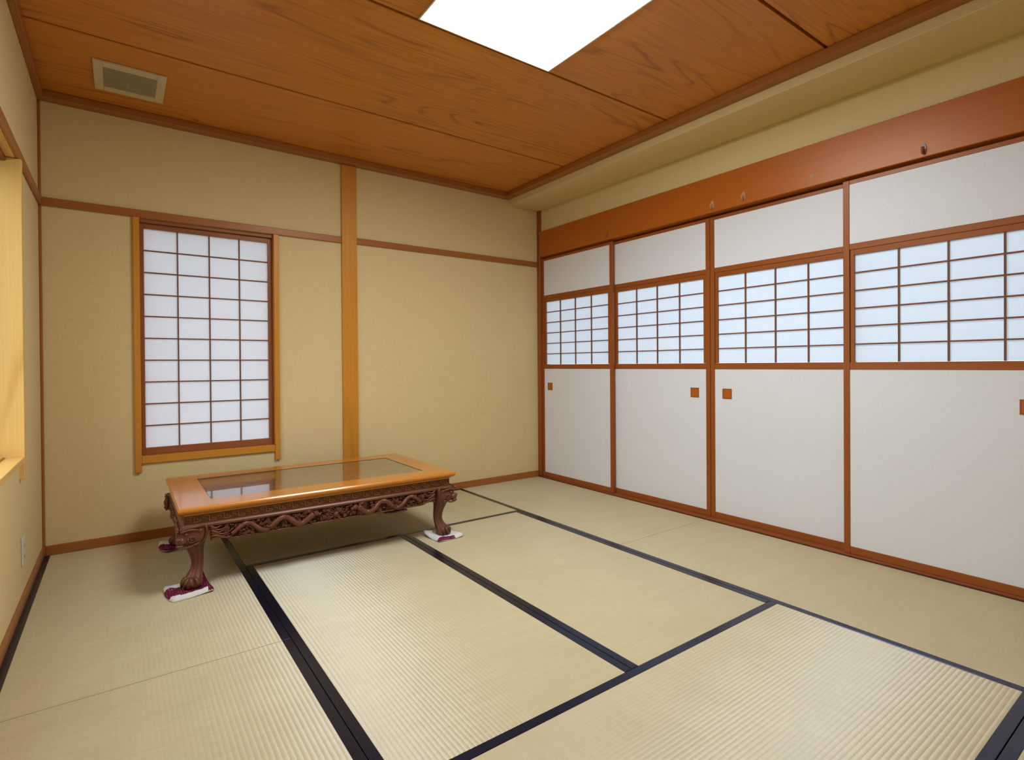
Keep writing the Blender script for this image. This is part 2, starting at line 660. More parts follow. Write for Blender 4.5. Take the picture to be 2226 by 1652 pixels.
# posts and rails
trim(1.706, 1.822, 0.0, 0.020, 0.0, ZT - 0.001, w_light('z'), 'wide wooden post in the middle of the back wall')
trim(0.0, 0.013, 0.0, 0.013, 0.0, ZT - 0.001, w_trim('z'), 'thin wooden strip in the left corner')
trim(W - 0.020, W + 0.10, 0.0, 0.0445, 0.0105, ZS - 0.001, w_door('z'), 'slim wooden post in the right corner beside the sliding doors')
trim(0.0135, 1.7055, 0.0, 0.016, ZN0, ZN1, w_trim('x'), 'wooden wall rail above the lattice window')
trim(1.8225, W - 0.0225, 0.0, 0.016, ZN0 + 0.006, ZN1 + 0.006, w_trim('x'), 'wooden wall rail right of the wide post')
trim(0.0, 0.016, 0.0165, DEPTH, ZN0, ZN1, w_trim('y'), 'wooden wall rail on the left wall')
struct(box('baseboard_back', 0.0135, W - 0.0225, 0.0, 0.010, 0.0, 0.056, w_trim('x'), None, 0.002), 'wooden baseboard below the lattice window wall', 'baseboard')
struct(box('baseboard_left', 0.0, 0.008, 0.0135, DEPTH, 0.0, 0.056, w_trim('y'), None, 0.002), 'wooden baseboard along the left wall', 'baseboard')
# long lintel over the sliding doors, with its lips, and the sill
lintel = trim(W - 0.018, W + 0.10, 0.045, FD1 + 0.09, ZB0, ZB1, w_beam('y'), 'broad glossy wooden lintel above the sliding doors')
box('lintel_lip', W + 0.068, W + 0.10, 0.045, FD1, 2.00, ZB0, w_door('y'), lintel)  # added behind the door tops to block daylight leaking over them
box('lintel_lip', W + 0.0318, W + 0.0338, 0.045, FD1, ZB0 - 0.006, ZB0, w_door('y'), lintel)
box('plug', W - 0.0188, W - 0.017, 2.495, 2.520, 2.112, 2.136, plain('pale_plug', (0.44, 0.17, 0.045), 0.4), lintel)
trim(W - 0.0115, W + 0.10, 0.0, FD1 + 0.09, -0.055, 0.010, w_door('y'), 'wooden floor track under the sliding doors', 0.001)
trim(W - 0.018, W + 0.10, FD1, FD1 + 0.09, 0.011, ZB0 - 0.001, w_door('z'), 'wooden end post past the last sliding door')


# ------------------------------------------------------------------ lattice helper
def lattice(sash, x_fixed, axis, a0, a1, z0, z1, cols, rows, mw_, depth, mat_paper, inward):
    """paper panes and bars filling a0..a1 x z0..z1. axis 'x': plane of the back wall; 'd': plane of the right wall.
    x_fixed is the room-side face of the bars; inward is the sign from the room into the wall."""
    ca, cz = (a1 - a0) / cols, (z1 - z0) / rows
    p0 = x_fixed + inward * depth
    p1 = p0 + inward * 0.0012
    lo, hi = min(p0, p1), max(p0, p1)
    f0, f1 = min(x_fixed, p0), max(x_fixed, p0)
    for i in range(cols):
        for j in range(rows):
            u0, u1 = a0 + i * ca + 0.0003, a0 + (i + 1) * ca - 0.0003
            v0, v1 = z0 + j * cz + 0.0003, z0 + (j + 1) * cz - 0.0003
            if axis == 'x':
                box('paper_pane', u0, u1, lo, hi, v0, v1, mat_paper, sash)
            else:
                box('paper_pane', lo, hi, u0, u1, v0, v1, mat_paper, sash)
    e = 0.0006
    for i in range(1, cols):
        u = a0 + i * ca
        if axis == 'x':
            box('lattice_bar', u - mw_ / 2, u + mw_ / 2, f0, f1 - e, z0, z1, w_muntin('z'), sash)
        else:
            box('lattice_bar', f0, f1, u - mw_ / 2, u + mw_ / 2, z0, z1, w_muntin('z'), sash)
    for j in range(1, rows):
        v = z0 + j * cz
        if axis == 'x':
            box('lattice_bar', a0, a1, f0, f1 - e * 2, v - mw_ / 2, v + mw_ / 2, w_muntin('x'), sash)
        else:
            box('lattice_bar', f0 + e, f1, a0, a1, v - mw_ / 2, v + mw_ / 2, w_muntin('y'), sash)


# ------------------------------------------------------------------ back window
win = empty('window_1', ((WX0 + WX1) / 2, 0, WZ0), 'tall white paper lattice window in the back wall', 'window', kind='structure')
pr = 0.022
box('frame_post', WX0 - 0.033, WX0, -0.10, pr, 0.417, ZN0 - 0.0005, w_light('z'), win, 0.002)
box('frame_post', WX1, WX1 + 0.033, -0.10, pr, 0.413, ZN0 - 0.0005, w_light('z'), win, 0.002)
box('window_sill', WX0 + 0.0003, WX1 - 0.0003, -0.10, pr - 0.004, WZ0 - 0.045, WZ0, w_light('x'), win, 0.002)
box('head_track', WX0 + 0.0003, WX1 - 0.0003, -0.10, -0.006, WZ1 - 0.022, WZ1 - 0.0005, w_sash('x'), win, 0.001)
PX0, PX1, PZ0, PZ1 = 0.488, 1.202, 0.560, 1.918     # papered area
sy0, sy1 = -0.058, -0.028
sash = bpy.data.objects.new('shoji_sash', None)
link(sash, win, ((WX0 + WX1) / 2, -sy0 * 1.0, WZ0))
box('sash_stile', WX0 + 0.001, PX0, sy0, sy1, WZ0 + 0.001, WZ1 - 0.023, w_sash('z'), sash, 0.001)
box('sash_stile', PX1, WX1 - 0.001, sy0, sy1, WZ0 + 0.001, WZ1 - 0.023, w_sash('z'), sash, 0.001)
box('sash_rail', PX0 + 0.0003, PX1 - 0.0003, sy0, sy1, WZ0 + 0.001, PZ0, w_sash('x'), sash, 0.001)
box('sash_rail', PX0 + 0.0003, PX1 - 0.0003, sy0, sy1, PZ1, WZ1 - 0.023, w_sash('x'), sash, 0.001)
lattice(sash, sy1 - 0.004, 'x', PX0, PX1, PZ0, PZ1, 4, 10, 0.0075, 0.012, M_SHOJI_BACK, -1)

# ------------------------------------------------------------------ left window (its far jamb and sill show at the picture's edge)
w2 = empty('window_2', (0, -(LD0 + LD1) / 2, LZ0), 'golden wood window reveal in the left wall', 'window', kind='structure')
box('frame_post', -0.16, 0.020, LD0 - 0.034, LD0, 0.572, ZN0 - 0.0005, w_jamb('z'), w2, 0.002)
box('frame_post', -0.16, 0.020, LD1, LD1 + 0.034, 0.572, ZN0 - 0.0005, w_jamb('z'), w2, 0.002)
box('window_sill', -0.16, 0.018, LD0 + 0.0003, LD1 - 0.0003, LZ0 - 0.012, LZ0 + 0.014, w_jamb('y'), w2, 0.002)
box('window_head', -0.16, 0.0, LD0 + 0.0003, LD1 - 0.0003, LZ1 - 0.012, LZ1 + 0.012, w_jamb('y'), w2, 0.002)
box('track', -0.052, -0.046, LD0 + 0.001, LD1 - 0.001, LZ0 + 0.0142, LZ0 + 0.019, w_trim('y'), w2)
box('track', -0.052, -0.030, LD0 + 0.001, LD1 - 0.001, LZ1 - 0.030, LZ1 - 0.0125, w_sash('y'), w2)
for k in range(2):
    a = LD0 + 0.002 + k * (LD1 - LD0) / 2
    b = a + (LD1 - LD0) / 2 - 0.004
    fr = boxes('glass_sash', [(-0.155, -0.125, a, a + 0.04, LZ0 + 0.016, LZ1 - 0.014), (-0.155, -0.125, b - 0.04, b, LZ0 + 0.016, LZ1 - 0.014),
                              (-0.155, -0.125, a + 0.04, b - 0.04, LZ0 + 0.016, LZ0 + 0.06), (-0.155, -0.125, a + 0.04, b - 0.04, LZ1 - 0.054, LZ1 - 0.014)],
               plain('bronze_aluminium', (0.12, 0.09, 0.06), 0.4, 0.5, 0.6), w2)
    box('glass_pane', -0.142, -0.138, a + 0.04, b - 0.04, LZ0 + 0.06, LZ1 - 0.054, M_GLASS, fr)

# ------------------------------------------------------------------ sliding doors
ST = 0.032


def door(n, d0, d1, xf, hd, label, l_ext, r_ext):
    """hd: depth position of the finger pull; l_ext/r_ext: stile widths"""
    z0, z1 = 0.0115, 2.050
    root = empty('door_%d' % n, (xf + 0.014, -(d0 + d1) / 2, z0), label, 'sliding door', kind='structure')
    x0, x1 = xf, xf + 0.028
    box('stile', x0, x1, d0, d0 + l_ext, z0, z1, w_door('z'), root, 0.0015)
    box('stile', x0, x1, d1 - r_ext, d1, z0, z1, w_door('z'), root, 0.0015)
    a, b = d0 + l_ext + 0.0003, d1 - r_ext - 0.0003
    rails = [(z0, 0.052), (1.018, 1.060), (1.672, 1.704), (2.028, z1)]
    for q0, q1 in rails:
        box('rail', x0 + 0.001, x1 - 0.001, a, b, q0, q1, w_door('y'), root, 0.0012)
    box('lower_panel', x0 + 0.003, x0 + 0.022, a, b, 0.0523, 1.0177, M_FUS, root)
    box('upper_panel', x0 + 0.003, x0 + 0.022, a, b, 1.7043, 2.0277, M_FUS, root)
    sash = bpy.data.objects.new('shoji_insert', None)
    link(sash, root, (x0 + 0.014, -(a + b) / 2, 1.06))
    fi = 0.021
    sx0, sx1 = x0 + 0.005, x1 - 0.004
    box('insert_stile', sx0, sx1, a + 0.002, a + fi, 1.0603, 1.6717, w_door('z'), sash, 0.001)
    box('insert_stile', sx0, sx1, b - fi, b - 0.002, 1.0603, 1.6717, w_door('z'), sash, 0.001)
    box('insert_rail', sx0, sx1, a + fi + 0.0003, b - fi - 0.0003, 1.6418, 1.6719, w_door('y'), sash, 0.001)
    lattice(sash, sx0 + 0.002, 'd', a + fi, b - fi, 1.0603, 1.6420, 4, 6, 0.0075, 0.010, M_SHOJI_DOOR, 1)
    # square recessed finger pull
    if hd is not None:
        hz = 0.855
        h = 0.034
        pull = boxes('finger_pull', [(x0 + 0.0015, x0 + 0.006, hd - h, hd - h + 0.006, hz - h, hz + h),
                                     (x0 + 0.0015, x0 + 0.006, hd + h - 0.006, hd + h, hz - h, hz + h),
                                     (x0 + 0.0015, x0 + 0.006, hd - h + 0.006, hd + h - 0.006, hz - h, hz - h + 0.006),
                                     (x0 + 0.0015, x0 + 0.006, hd - h + 0.006, hd + h - 0.006, hz + h - 0.006, hz + h)],
                     w_door('z'), root)
        box('pull_plate', x0 + 0.0024, x0 + 0.0035, hd - h + 0.006, hd + h - 0.006, hz - h + 0.006, hz + h - 0.006, w_beam('z'), pull)
        tag(pull, 'square brown wooden finger pull')
    return root


XF, XB = W + 0.001, W + 0.0355     # front track and back track
door(1, 0.045, 0.944, XF, 0.157, 'white sliding door with lattice insert, next to the back corner', ST, ST)
door(2, 0.905, 1.809, XB, 1.686, 'white sliding door with lattice insert, second from the back corner', ST, ST)
door(3, 1.813, 2.705, XB, 1.935, 'white sliding door with lattice insert, third from the back corner', ST, ST)
door(4, 2.662, 3.590, XF, 3.415, 'white sliding door with lattice insert, at the right edge of the picture', ST, ST)

# ------------------------------------------------------------------ ceiling light
lx0, lx1, ld0, ld1 = 1.447, 2.198, 1.818, 2.735
lamp = empty('ceiling_light', ((lx0 + lx1) / 2, -(ld0 + ld1) / 2, ZC - 0.012), 'bright white rectangular ceiling light flush with the boards', 'ceiling light')
e = 0.007
bm = bmesh.new()
hx, hy, n_ = (lx1 - lx0) / 2 - e, (ld1 - ld0) / 2 - e, 16
gv = [[bm.verts.new((hx * u, hy * v, -0.006 - 0.030 * (1 - u ** 4) * (1 - v ** 4))) for v in [j / n_ * 2 - 1 for j in range(n_ + 1)]] for u in [i / n_ * 2 - 1 for i in range(n_ + 1)]]
for i in range(n_):
    for j in range(n_):
        bm.faces.new((gv[i][j], gv[i][j + 1], gv[i + 1][j + 1], gv[i + 1][j]))
rim = [gv[i][0] for i in range(n_ + 1)] + [gv[n_][j] for j in range(1, n_ + 1)] + [gv[i][n_] for i in range(n_ - 1, -1, -1)] + [gv[0][j] for j in range(n_ - 1, 0, -1)]
top_ = [bm.verts.new((v.co.x, v.co.y, -0.001)) for v in rim]
for k in range(len(rim)):
    bm.faces.new((rim[k], rim[(k + 1) % len(rim)], top_[(k + 1) % len(rim)], top_[k]))
bm.faces.new(top_)
o = bpy.data.objects.new('diffuser', mesh_from_bm(bm, 'diffuser', M_LAMP, False))
link(o, lamp, ((lx0 + lx1) / 2, -(ld0 + ld1) / 2, ZC))
for nm, b4 in (('frame', (lx0, lx0 + e - 0.0003, ld0, ld1)), ('frame', (lx1 - e + 0.0003, lx1, ld0, ld1)),
               ('frame', (lx0 + e, lx1 - e, ld0, ld0 + e - 0.0003)), ('frame', (lx0 + e, lx1 - e, ld1 - e + 0.0003, ld1))):
    box(nm, *b4, ZC - 0.007, ZC - 0.0005, M_CREAM, lamp)

# ------------------------------------------------------------------ ceiling vent
vx0, vx1, vd0, vd1 = 0.264, 0.578, 0.268, 0.612
vz0, vz1 = ZC - 0.012, ZC - 0.0005
vent = empty('ceiling_vent', ((vx0 + vx1) / 2, -(vd0 + vd1) / 2, vz0), 'cream rectangular air vent grille on the ceiling', 'vent')
ix0, ix1, id0, id1 = 0.304, 0.538, 0.320, 0.560
box('frame', vx0, ix0, vd0, vd1, vz0, vz1, M_CREAM, vent, 0.002)
box('frame', ix1, vx1, vd0, vd1, vz0, vz1, M_CREAM, vent, 0.002)
box('frame', ix0, ix1, vd0, id0, vz0, vz1, M_CREAM, vent, 0.002)
box('frame', ix0, ix1, id1, vd1, vz0, vz1, M_CREAM, vent, 0.002)
box('backing', ix0, ix1, id0, id1, vz1 - 0.002, vz1, M_DARK, vent)
ns = 20
for i in range(ns):
    c = id0 + (i + 0.5) * (id1 - id0) / ns
    box('slat', ix0, ix1, c - 0.0042, c + 0.0042, vz0 + 0.002, vz0 + 0.007, M_GRILLE, vent)

# ------------------------------------------------------------------ wall outlet
od, oz = 0.775, 0.245
outl = empty('wall_outlet', (0, -od, oz - 0.06), 'white wall outlet plate low on the left wall', 'outlet')
box('cover_plate', 0.0002, 0.007, od - 0.036, od + 0.036, oz - 0.060, oz + 0.060, M_WHITEP, outl, 0.002)
for k in (-1, 1):
    so = box('socket', 0.0066, 0.0085, od - 0.014, od + 0.014, oz + k * 0.024 - 0.013, oz + k * 0.024 + 0.013, M_WHITEP, outl, 0.0008)
    for q in (-1, 1):
        box('slot', 0.0084, 0.0088, od + q * 0.006 - 0.0012, od + q * 0.006 + 0.0012, oz + k * 0.024 - 0.005, oz + k * 0.024 + 0.005, M_DARK, so)


# ------------------------------------------------------------------ tube helper
def tube(bm, pts, rad, sides=6, flat=1.0, flat_axis=None, cap=True):
    """tapered tube through 3D points; radii list or number; flattened along flat_axis"""
    n = len(pts)
    pts = [Vector(p) for p in pts]
    rads = [rad] * n if isinstance(rad, (int, float)) else rad
    rings = []
    fa = Vector(flat_axis) if flat_axis is not None else None
    ref = fa if fa is not None else Vector((0.13, 0.21, 0.97))
    for i in range(n):
        t = pts[min(i + 1, n - 1)] - pts[max(i - 1, 0)]
        if t.length < 1e-9:
            t = Vector((0, 0, 1))
        t.normalize()
        s = t.cross(ref)
        if s.length < 1e-6:
            s = t.cross(Vector((1, 0, 0.1)))
        s.normalize()
        u = s.cross(t)
        ring = []
        for k in range(sides):
            a = 2 * math.pi * k / sides
            ring.append(bm.verts.new(pts[i] + s * (math.cos(a) * rads[i]) + u * (math.sin(a) * rads[i] * flat)))
        rings.append(ring)
    for a, b in zip(rings[:-1], rings[1:]):
        for k in range(sides):
            bm.faces.new((a[k], a[(k + 1) % sides], b[(k + 1) % sides], b[k]))
    if cap:
        bm.faces.new(rings[0][::-1])
        bm.faces.new(rings[-1])


def blob(bm, c, r, seg=8, rows=5):
    """ellipsoid"""
    c = Vector(c)
    rx, ry, rz = r
    top = bm.verts.new(c + Vector((0, 0, rz)))
    bot = bm.verts.new(c - Vector((0, 0, rz)))
    rr = []
    for j in range(1, rows):
        th = math.pi * j / rows
        rr.append([bm.verts.new(c + Vector((rx * math.sin(th) * math.cos(2 * math.pi * k / seg),
                                            ry * math.sin(th) * math.sin(2 * math.pi * k / seg), rz * math.cos(th)))) for k in range(seg)])
    for k in range(seg):
        bm.faces.new((top, rr[0][k], rr[0][(k + 1) % seg]))
        bm.faces.new((bot, rr[-1][(k + 1) % seg], rr[-1][k]))
    for a, b in zip(rr[:-1], rr[1:]):
        for k in range(seg):
            bm.faces.new((a[k], b[k], b[(k + 1) % seg], a[(k + 1) % seg]))


# ------------------------------------------------------------------ hooks on the lintel
def hook(d, z, mat, label, s=1.0):
    root = empty('coat_hook', (W - 0.018, -d, z), label, 'hook', 'hooks on the lintel')
    xw = W - 0.018
    bm = bmesh.new()
    for sg in (0,):
        prof = []
        for k in range(16):
            a = 2 * math.pi * k / 16
            prof.append((math.cos(a) * 0.0125 * s, math.sin(a) * 0.026 * s))
    f = [bm.verts.new((-0.004, p[0], p[1])) for p in prof]
    b_ = [bm.verts.new((-0.0002, p[0] * 1.06, p[1] * 1.06)) for p in prof]
    bm.faces.new(f)
    bm.faces.new(b_[::-1])
    for k in range(16):
        bm.faces.new((f[k], b_[k], b_[(k + 1) % 16], f[(k + 1) % 16]))
    o = bpy.data.objects.new('plate', mesh_from_bm(bm, 'plate', mat))
    link(o, root, (xw, -d, z))
    bm = bmesh.new()
    pts = [(-0.003, 0, 0.010 * s), (-0.004, 0, -0.010 * s), (-0.008, 0, -0.020 * s), (-0.015, 0, -0.024 * s),
           (-0.022, 0, -0.019 * s), (-0.025, 0, -0.009 * s), (-0.026, 0, 0.004 * s)]
    tube(bm, pts, [0.0052, 0.0052, 0.005, 0.0048, 0.0045, 0.0042, 0.0038], 8)
    o = bpy.data.objects.new('hook_arm', mesh_from_bm(bm, 'hook_arm', mat, True))
    link(o, root, (xw, -d, z))
    return root


hook(1.870, 2.115, M_HOOK, 'tan hook on the lintel, left one of the close pair')
hook(2.092, 2.117, M_HOOK, 'tan hook on the lintel, right one of the close pair')
hook(3.036, 2.106, M_HOOKD, 'lone brown hook on the lintel above the rightmost sliding door')
hook(0.912, 2.112, M_HOOKD, 'small brown hook on the lintel nearest the back corner', 0.7)

# ------------------------------------------------------------------ carved low table
TX, TD, TROT, TL, TB, TH = 1.3043, 0.6558, 0.0048, 1.4648, 0.8903, 0.403
A, B = TL / 2, TB / 2
table = empty('low_table', (TX, -TD, 0), 'low carved wooden table with glossy glass-topped centre and claw feet', 'table')
table.rotation_euler.z = -TROT


def tpart(name, me, parent=None, label=None):
    o = bpy.data.objects.new(name, me)
    COL.objects.link(o)
    o.parent = parent or table
    if label:
        o['label'] = label
    return o


def ring_part(name, prof, mat, smooth=False, parent=None):
    """profile of (inset, z) carried round the table's rectangle with mitred corners"""
    cor = ((-1, -1), (1, -1), (1, 1), (-1, 1))
    me = sweep_mesh(name, prof, lambda i, p: (cor[i][0] * (A - p[0]), cor[i][1] * (B - p[0]), p[1]), 4, mat, True, smooth)
    return tpart(name, me, parent)


IN = 0.150
# top frame: four mitred rails with a moulded outer edge
prof = [(IN, TH - 0.036), (IN, TH), (0.014, TH), (0.006, TH - 0.002), (0.0015, TH - 0.008), (0.0, TH - 0.015), (0.003, TH - 0.022),
        (0.010, TH - 0.029), (0.019, TH - 0.034), (0.026, TH - 0.038), (0.028, TH - 0.043), (IN, TH - 0.043)]
cor = ((-1, -1), (1, -1), (1, 1), (-1, 1))
for i in range(4):
    c0, c1 = cor[i], cor[(i + 1) % 4]
    ax = 'x' if c0[1] == c1[1] else 'y'
    me = sweep_mesh('top_rail', prof, lambda k, p: ((c0, c1)[k][0] * (A - p[0]), (c0, c1)[k][1] * (B - p[0]), p[1]), 2, w_top(ax))
    tpart('top_rail', me)
bm = bmesh.new()
add_box(bm, -(A - IN), A - IN, -(B - IN), B - IN, -0.02, -0.002)
me = mesh_from_bm(bm, 'glass_panel', M_TGLASS)
gp = tpart('glass_panel', me, None, 'glossy glass panel over dark wood')
gp.location.z = TH
bm = bmesh.new()
q = 0.0022
for (x0, x1, y0, y1) in ((-(A - IN), A - IN, -(B - IN), -(B - IN) + q), (-(A - IN), A - IN, B - IN - q, B - IN),
                         (-(A - IN), -(A - IN) + q, -(B - IN) + q, B - IN - q), (A - IN - q, A - IN, -(B - IN) + q, B - IN - q)):
    add_box(bm, x0, x1, y0, y1, TH - 0.0019, TH - 0.0008)
tpart('panel_edge', mesh_from_bm(bm, 'panel_edge', M_DARK))

FI = 0.030      # inset of the frieze face
zf1, zf0 = TH - 0.043, TH - 0.083
ring_part('frieze', [(FI, zf0), (FI, zf1 + 0.001), (FI + 0.02, zf1 + 0.001), (FI + 0.02, zf0)], w_frieze())
zr0 = TH - 0.101
ring_part('waist_moulding', [(FI + 0.015, zf0 + 0.001), (FI - 0.002, zf0 + 0.001), (FI - 0.010, zf0 - 0.003), (FI - 0.015, zf0 - 0.009),
                             (FI - 0.014, zr0), (FI + 0.015, zr0)], w_carve())

# Side frames: s runs along the face, n outwards, z up
SIDES = []
for nm, half, off, ang in (('front', A, B, 0.0), ('right', B, A, math.pi / 2), ('back', A, B, math.pi), ('left', B, A, -math.pi / 2)):
    R_ = Matrix.Rotation(ang, 4, 'Z')
    SIDES.append((nm, half, off, R_))


def side_pt(R_, s, n, z):
    """s along the face, n = distance of the point from the table centre; front face looks to -Y"""
    return R_ @ Vector((s, -n, z))


# Greek key: raised squared S-fret in repeats
FRET = [[(0.4, 3.0), (0.4, 4.5), (3.0, 4.5), (3.0, 0.5), (5.6, 0.5), (5.6, 2.0)], [(0.4, 3.0), (1.8, 3.0)], [(5.6, 2.0), (4.2, 2.0)], [(1.8, 3.0), (1.8, 2.0)], [(4.2, 2.0), (4.2, 3.0)]]
for nm, half, off, R_ in SIDES:
    Lf = 2 * (half - FI - 0.006)
    nu = int(round(Lf / 0.062))
    uw = Lf / nu
    uh = zf1 - zf0 - 0.008
    bm = bmesh.new()
    th = 0.0036
    for i in range(nu):
        s0 = -Lf / 2 + i * uw
        for pl in FRET:
            for (a, b), (c, d_) in zip(pl[:-1], pl[1:]):
                sa, sb = sorted((s0 + a / 6 * uw, s0 + c / 6 * uw))
                za, zb = sorted((zf0 + 0.004 + b / 5 * uh, zf0 + 0.004 + d_ / 5 * uh))
                vs = add_box(bm, sa - th / 2, sb + th / 2, -(off - FI + 0.0025), -(off - FI - 0.002), za - th / 2, zb + th / 2)
                for v in vs:
                    v.co = R_ @ v.co
    o = tpart('fret_band', mesh_from_bm(bm, 'fret_band', w_fret()), None, 'carved Greek key band')


# Carved aprons
def spiral(bm, R_, s, z, n, r, turns, rad, start, hand=1):
    pts, rr = [], []
    N = int(10 * turns) + 4
    for k in range(N):
        t = k / (N - 1)
        q_ = r * (1 - 0.85 * t)
        a = start + hand * 2 * math.pi * turns * t
        pts.append(side_pt(R_, s + q_ * math.cos(a), n + 0.004 * t, z + q_ * math.sin(a)))
        rr.append(rad * (0.6 + 0.6 * t))
    tube(bm, pts, rr, 5)


def strand(bm, R_, pts2, n, r0, r1, lift=0.0):
    N = len(pts2)
    pts = [side_pt(R_, p[0], n + lift * math.sin(math.pi * k / (N - 1)), p[1]) for k, p in enumerate(pts2)]
    tube(bm, pts, [r0 + (r1 - r0) * k / (N - 1) for k in range(N)], 5)


ZA1 = zr0              # top of the carved field
FN = 0.022             # inset of the carved face


def apron_bottom(s, half):
    """lower outline: rises to the legs, small cusps along the way"""
    u = abs(s)
    e_ = half - 0.155
    z = TH - 0.180
    if u > e_ - 0.07:
        t = min(1.0, (u - (e_ - 0.07)) / 0.07)
        z += 0.020 * t * t * (3 - 2 * t)
    for c in (0.0, 0.47 * half):
        dd = abs(u - c)
        if dd < 0.02:
            z += 0.006 * (1 - dd / 0.02) - 0.002
    return z


for si, (nm, half, off, R_) in enumerate(SIDES):
    r2 = random.Random(20 + (si % 2))
    e_ = half - 0.135
    nn = off - FN
    # backing board with the shaped lower edge, coloured dark for shade in the piercings
    bm = bmesh.new()
    N = 60
    rows = []
    for i in range(N + 1):
        s = -e_ + 2 * e_ * i / N
        zb = apron_bottom(s, half)
        rows.append([bm.verts.new(side_pt(R_, s, nn - 0.012, zb)), bm.verts.new(side_pt(R_, s, nn - 0.012, ZA1 + 0.002)),
                     bm.verts.new(side_pt(R_, s, nn - 0.022, ZA1 + 0.002)), bm.verts.new(side_pt(R_, s, nn - 0.022, zb))])
    for a, b in zip(rows[:-1], rows[1:]):
        for k in range(4):
            bm.faces.new((a[k], a[(k + 1) % 4], b[(k + 1) % 4], b[k]))
    bm.faces.new(rows[0])
    bm.faces.new(rows[-1][::-1])
    ap = tpart('apron', mesh_from_bm(bm, 'apron', wood('apron_backing', (0.055, 0.02, 0.012), (0.03, 0.011, 0.007), 'x', 4, 12, 1, .2, .4, .5, .3)))
    # lower bead
    bm = bmesh.new()
    tube(bm, [side_pt(R_, -e_ + 2 * e_ * i / 80, nn - 0.004, apron_bottom(-e_ + 2 * e_ * i / 80, half) + 0.003) for i in range(81)], 0.0048, 6)
    tpart('lower_bead', mesh_from_bm(bm, 'lower_bead', w_carve(), True), ap)
    # relief: two serpentine bodies facing a ball, flames at the ends, curls and leaves between
    bm = bmesh.new()
    zm = (ZA1 + TH - 0.180) / 2 + 0.001
    hgt = (ZA1 - (TH - 0.180)) / 2
    for sg in (-1, 1):
        x_in, x_out = 0.10 * half / A + 0.02, e_ - 0.09
        pts, rr = [], []
        N = 60
        for k in range(N + 1):
            t = k / N
            s = x_in + (x_out - x_in) * t
            wv = 2.25 if half > 0.6 else 1.25
            z = zm + math.sin(t * wv * 2 * math.pi + 2.4) * hgt * 0.62
            pts.append(side_pt(R_, sg * s, nn + 0.001 + 0.005 * math.cos(t * wv * 4 * math.pi), z))
            rr.append(0.0140 * (1.0 - 0.45 * t) + 0.002)
        tube(bm, pts, rr, 8)
        # head, brow, jaw, whiskers
        h = Vector(pts[0])
        hs = sg * x_in
        hz = zm + math.sin(2.4) * hgt * 0.62
        blob(bm, side_pt(R_, hs - sg * 0.014, nn + 0.004, hz), (0.017, 0.017, 0.013))
        blob(bm, side_pt(R_, hs - sg * 0.030, nn + 0.005, hz - 0.006), (0.011, 0.011, 0.008))
        blob(bm, side_pt(R_, hs - sg * 0.012, nn + 0.016, hz + 0.008), (0.005, 0.005, 0.005))
        for q_ in range(3):
            strand(bm, R_, [(hs + sg * 0.004, hz + 0.006 + 0.004 * q_), (hs + sg * 0.025, hz + 0.014 + 0.004 * q_), (hs + sg * 0.046, hz + 0.006 + 0.006 * q_)], nn + 0.008, 0.0035, 0.001)
        # flames at the leg end
        for q_ in range(6):
            z0 = zm - hgt * 0.75 + q_ * hgt * 0.32
            fan = (2.2 - q_) * 0.0006
            ln = 0.105 - 0.022 * (q_ % 2) - 0.006 * q_
            strand(bm, R_, [(sg * (e_ - ln * t), z0 + fan * 6 * t + 0.0055 * math.sin(6.5 * t + q_ * 0.5)) for t in [k / 9 for k in range(10)]],
                   nn - 0.002 + 0.002 * (q_ % 2), 0.0078, 0.0012, 0.005)
        # limbs with claws
        for t in ((0.22, 0.55, 0.83) if half > 0.6 else (0.4, 0.8)):
            k = int(t * N)
            s = x_in + (x_out - x_in) * t
            z = zm + math.sin(t * wv * 2 * math.pi + 2.4) * hgt * 0.62
            dz = -1 if z > zm else 1
            strand(bm, R_, [(sg * s, z), (sg * (s + 0.018), z + dz * 0.012), (sg * (s + 0.012), z + dz * 0.026)], nn + 0.004, 0.007, 0.004, 0.004)
            for q_ in (-1, 0, 1):
                strand(bm, R_, [(sg * (s + 0.012), z + dz * 0.026), (sg * (s + 0.012 + 0.006 * q_ + 0.003), z + dz * 0.032), (sg * (s + 0.014 + 0.012 * q_), z + dz * 0.034)], nn + 0.005, 0.0035, 0.001)
    # ball with flames in the middle
    blob(bm, side_pt(R_, 0, nn + 0.002, zm - 0.004), (0.014, 0.014, 0.014), 10, 7)
    for k in range(7):
        a = math.pi * (0.1 + 0.8 * k / 6)
        strand(bm, R_, [(0.012 * math.cos(a), zm + 0.012 * math.sin(a)), (0.024 * math.cos(a) + 0.003, zm + 0.022 * math.sin(a)), (0.036 * math.cos(a), zm + 0.034 * math.sin(a))], nn, 0.005, 0.001)
    # curls, rosettes and leaves scattered over the rest
    cnt = int(430 * e_ / 0.6)
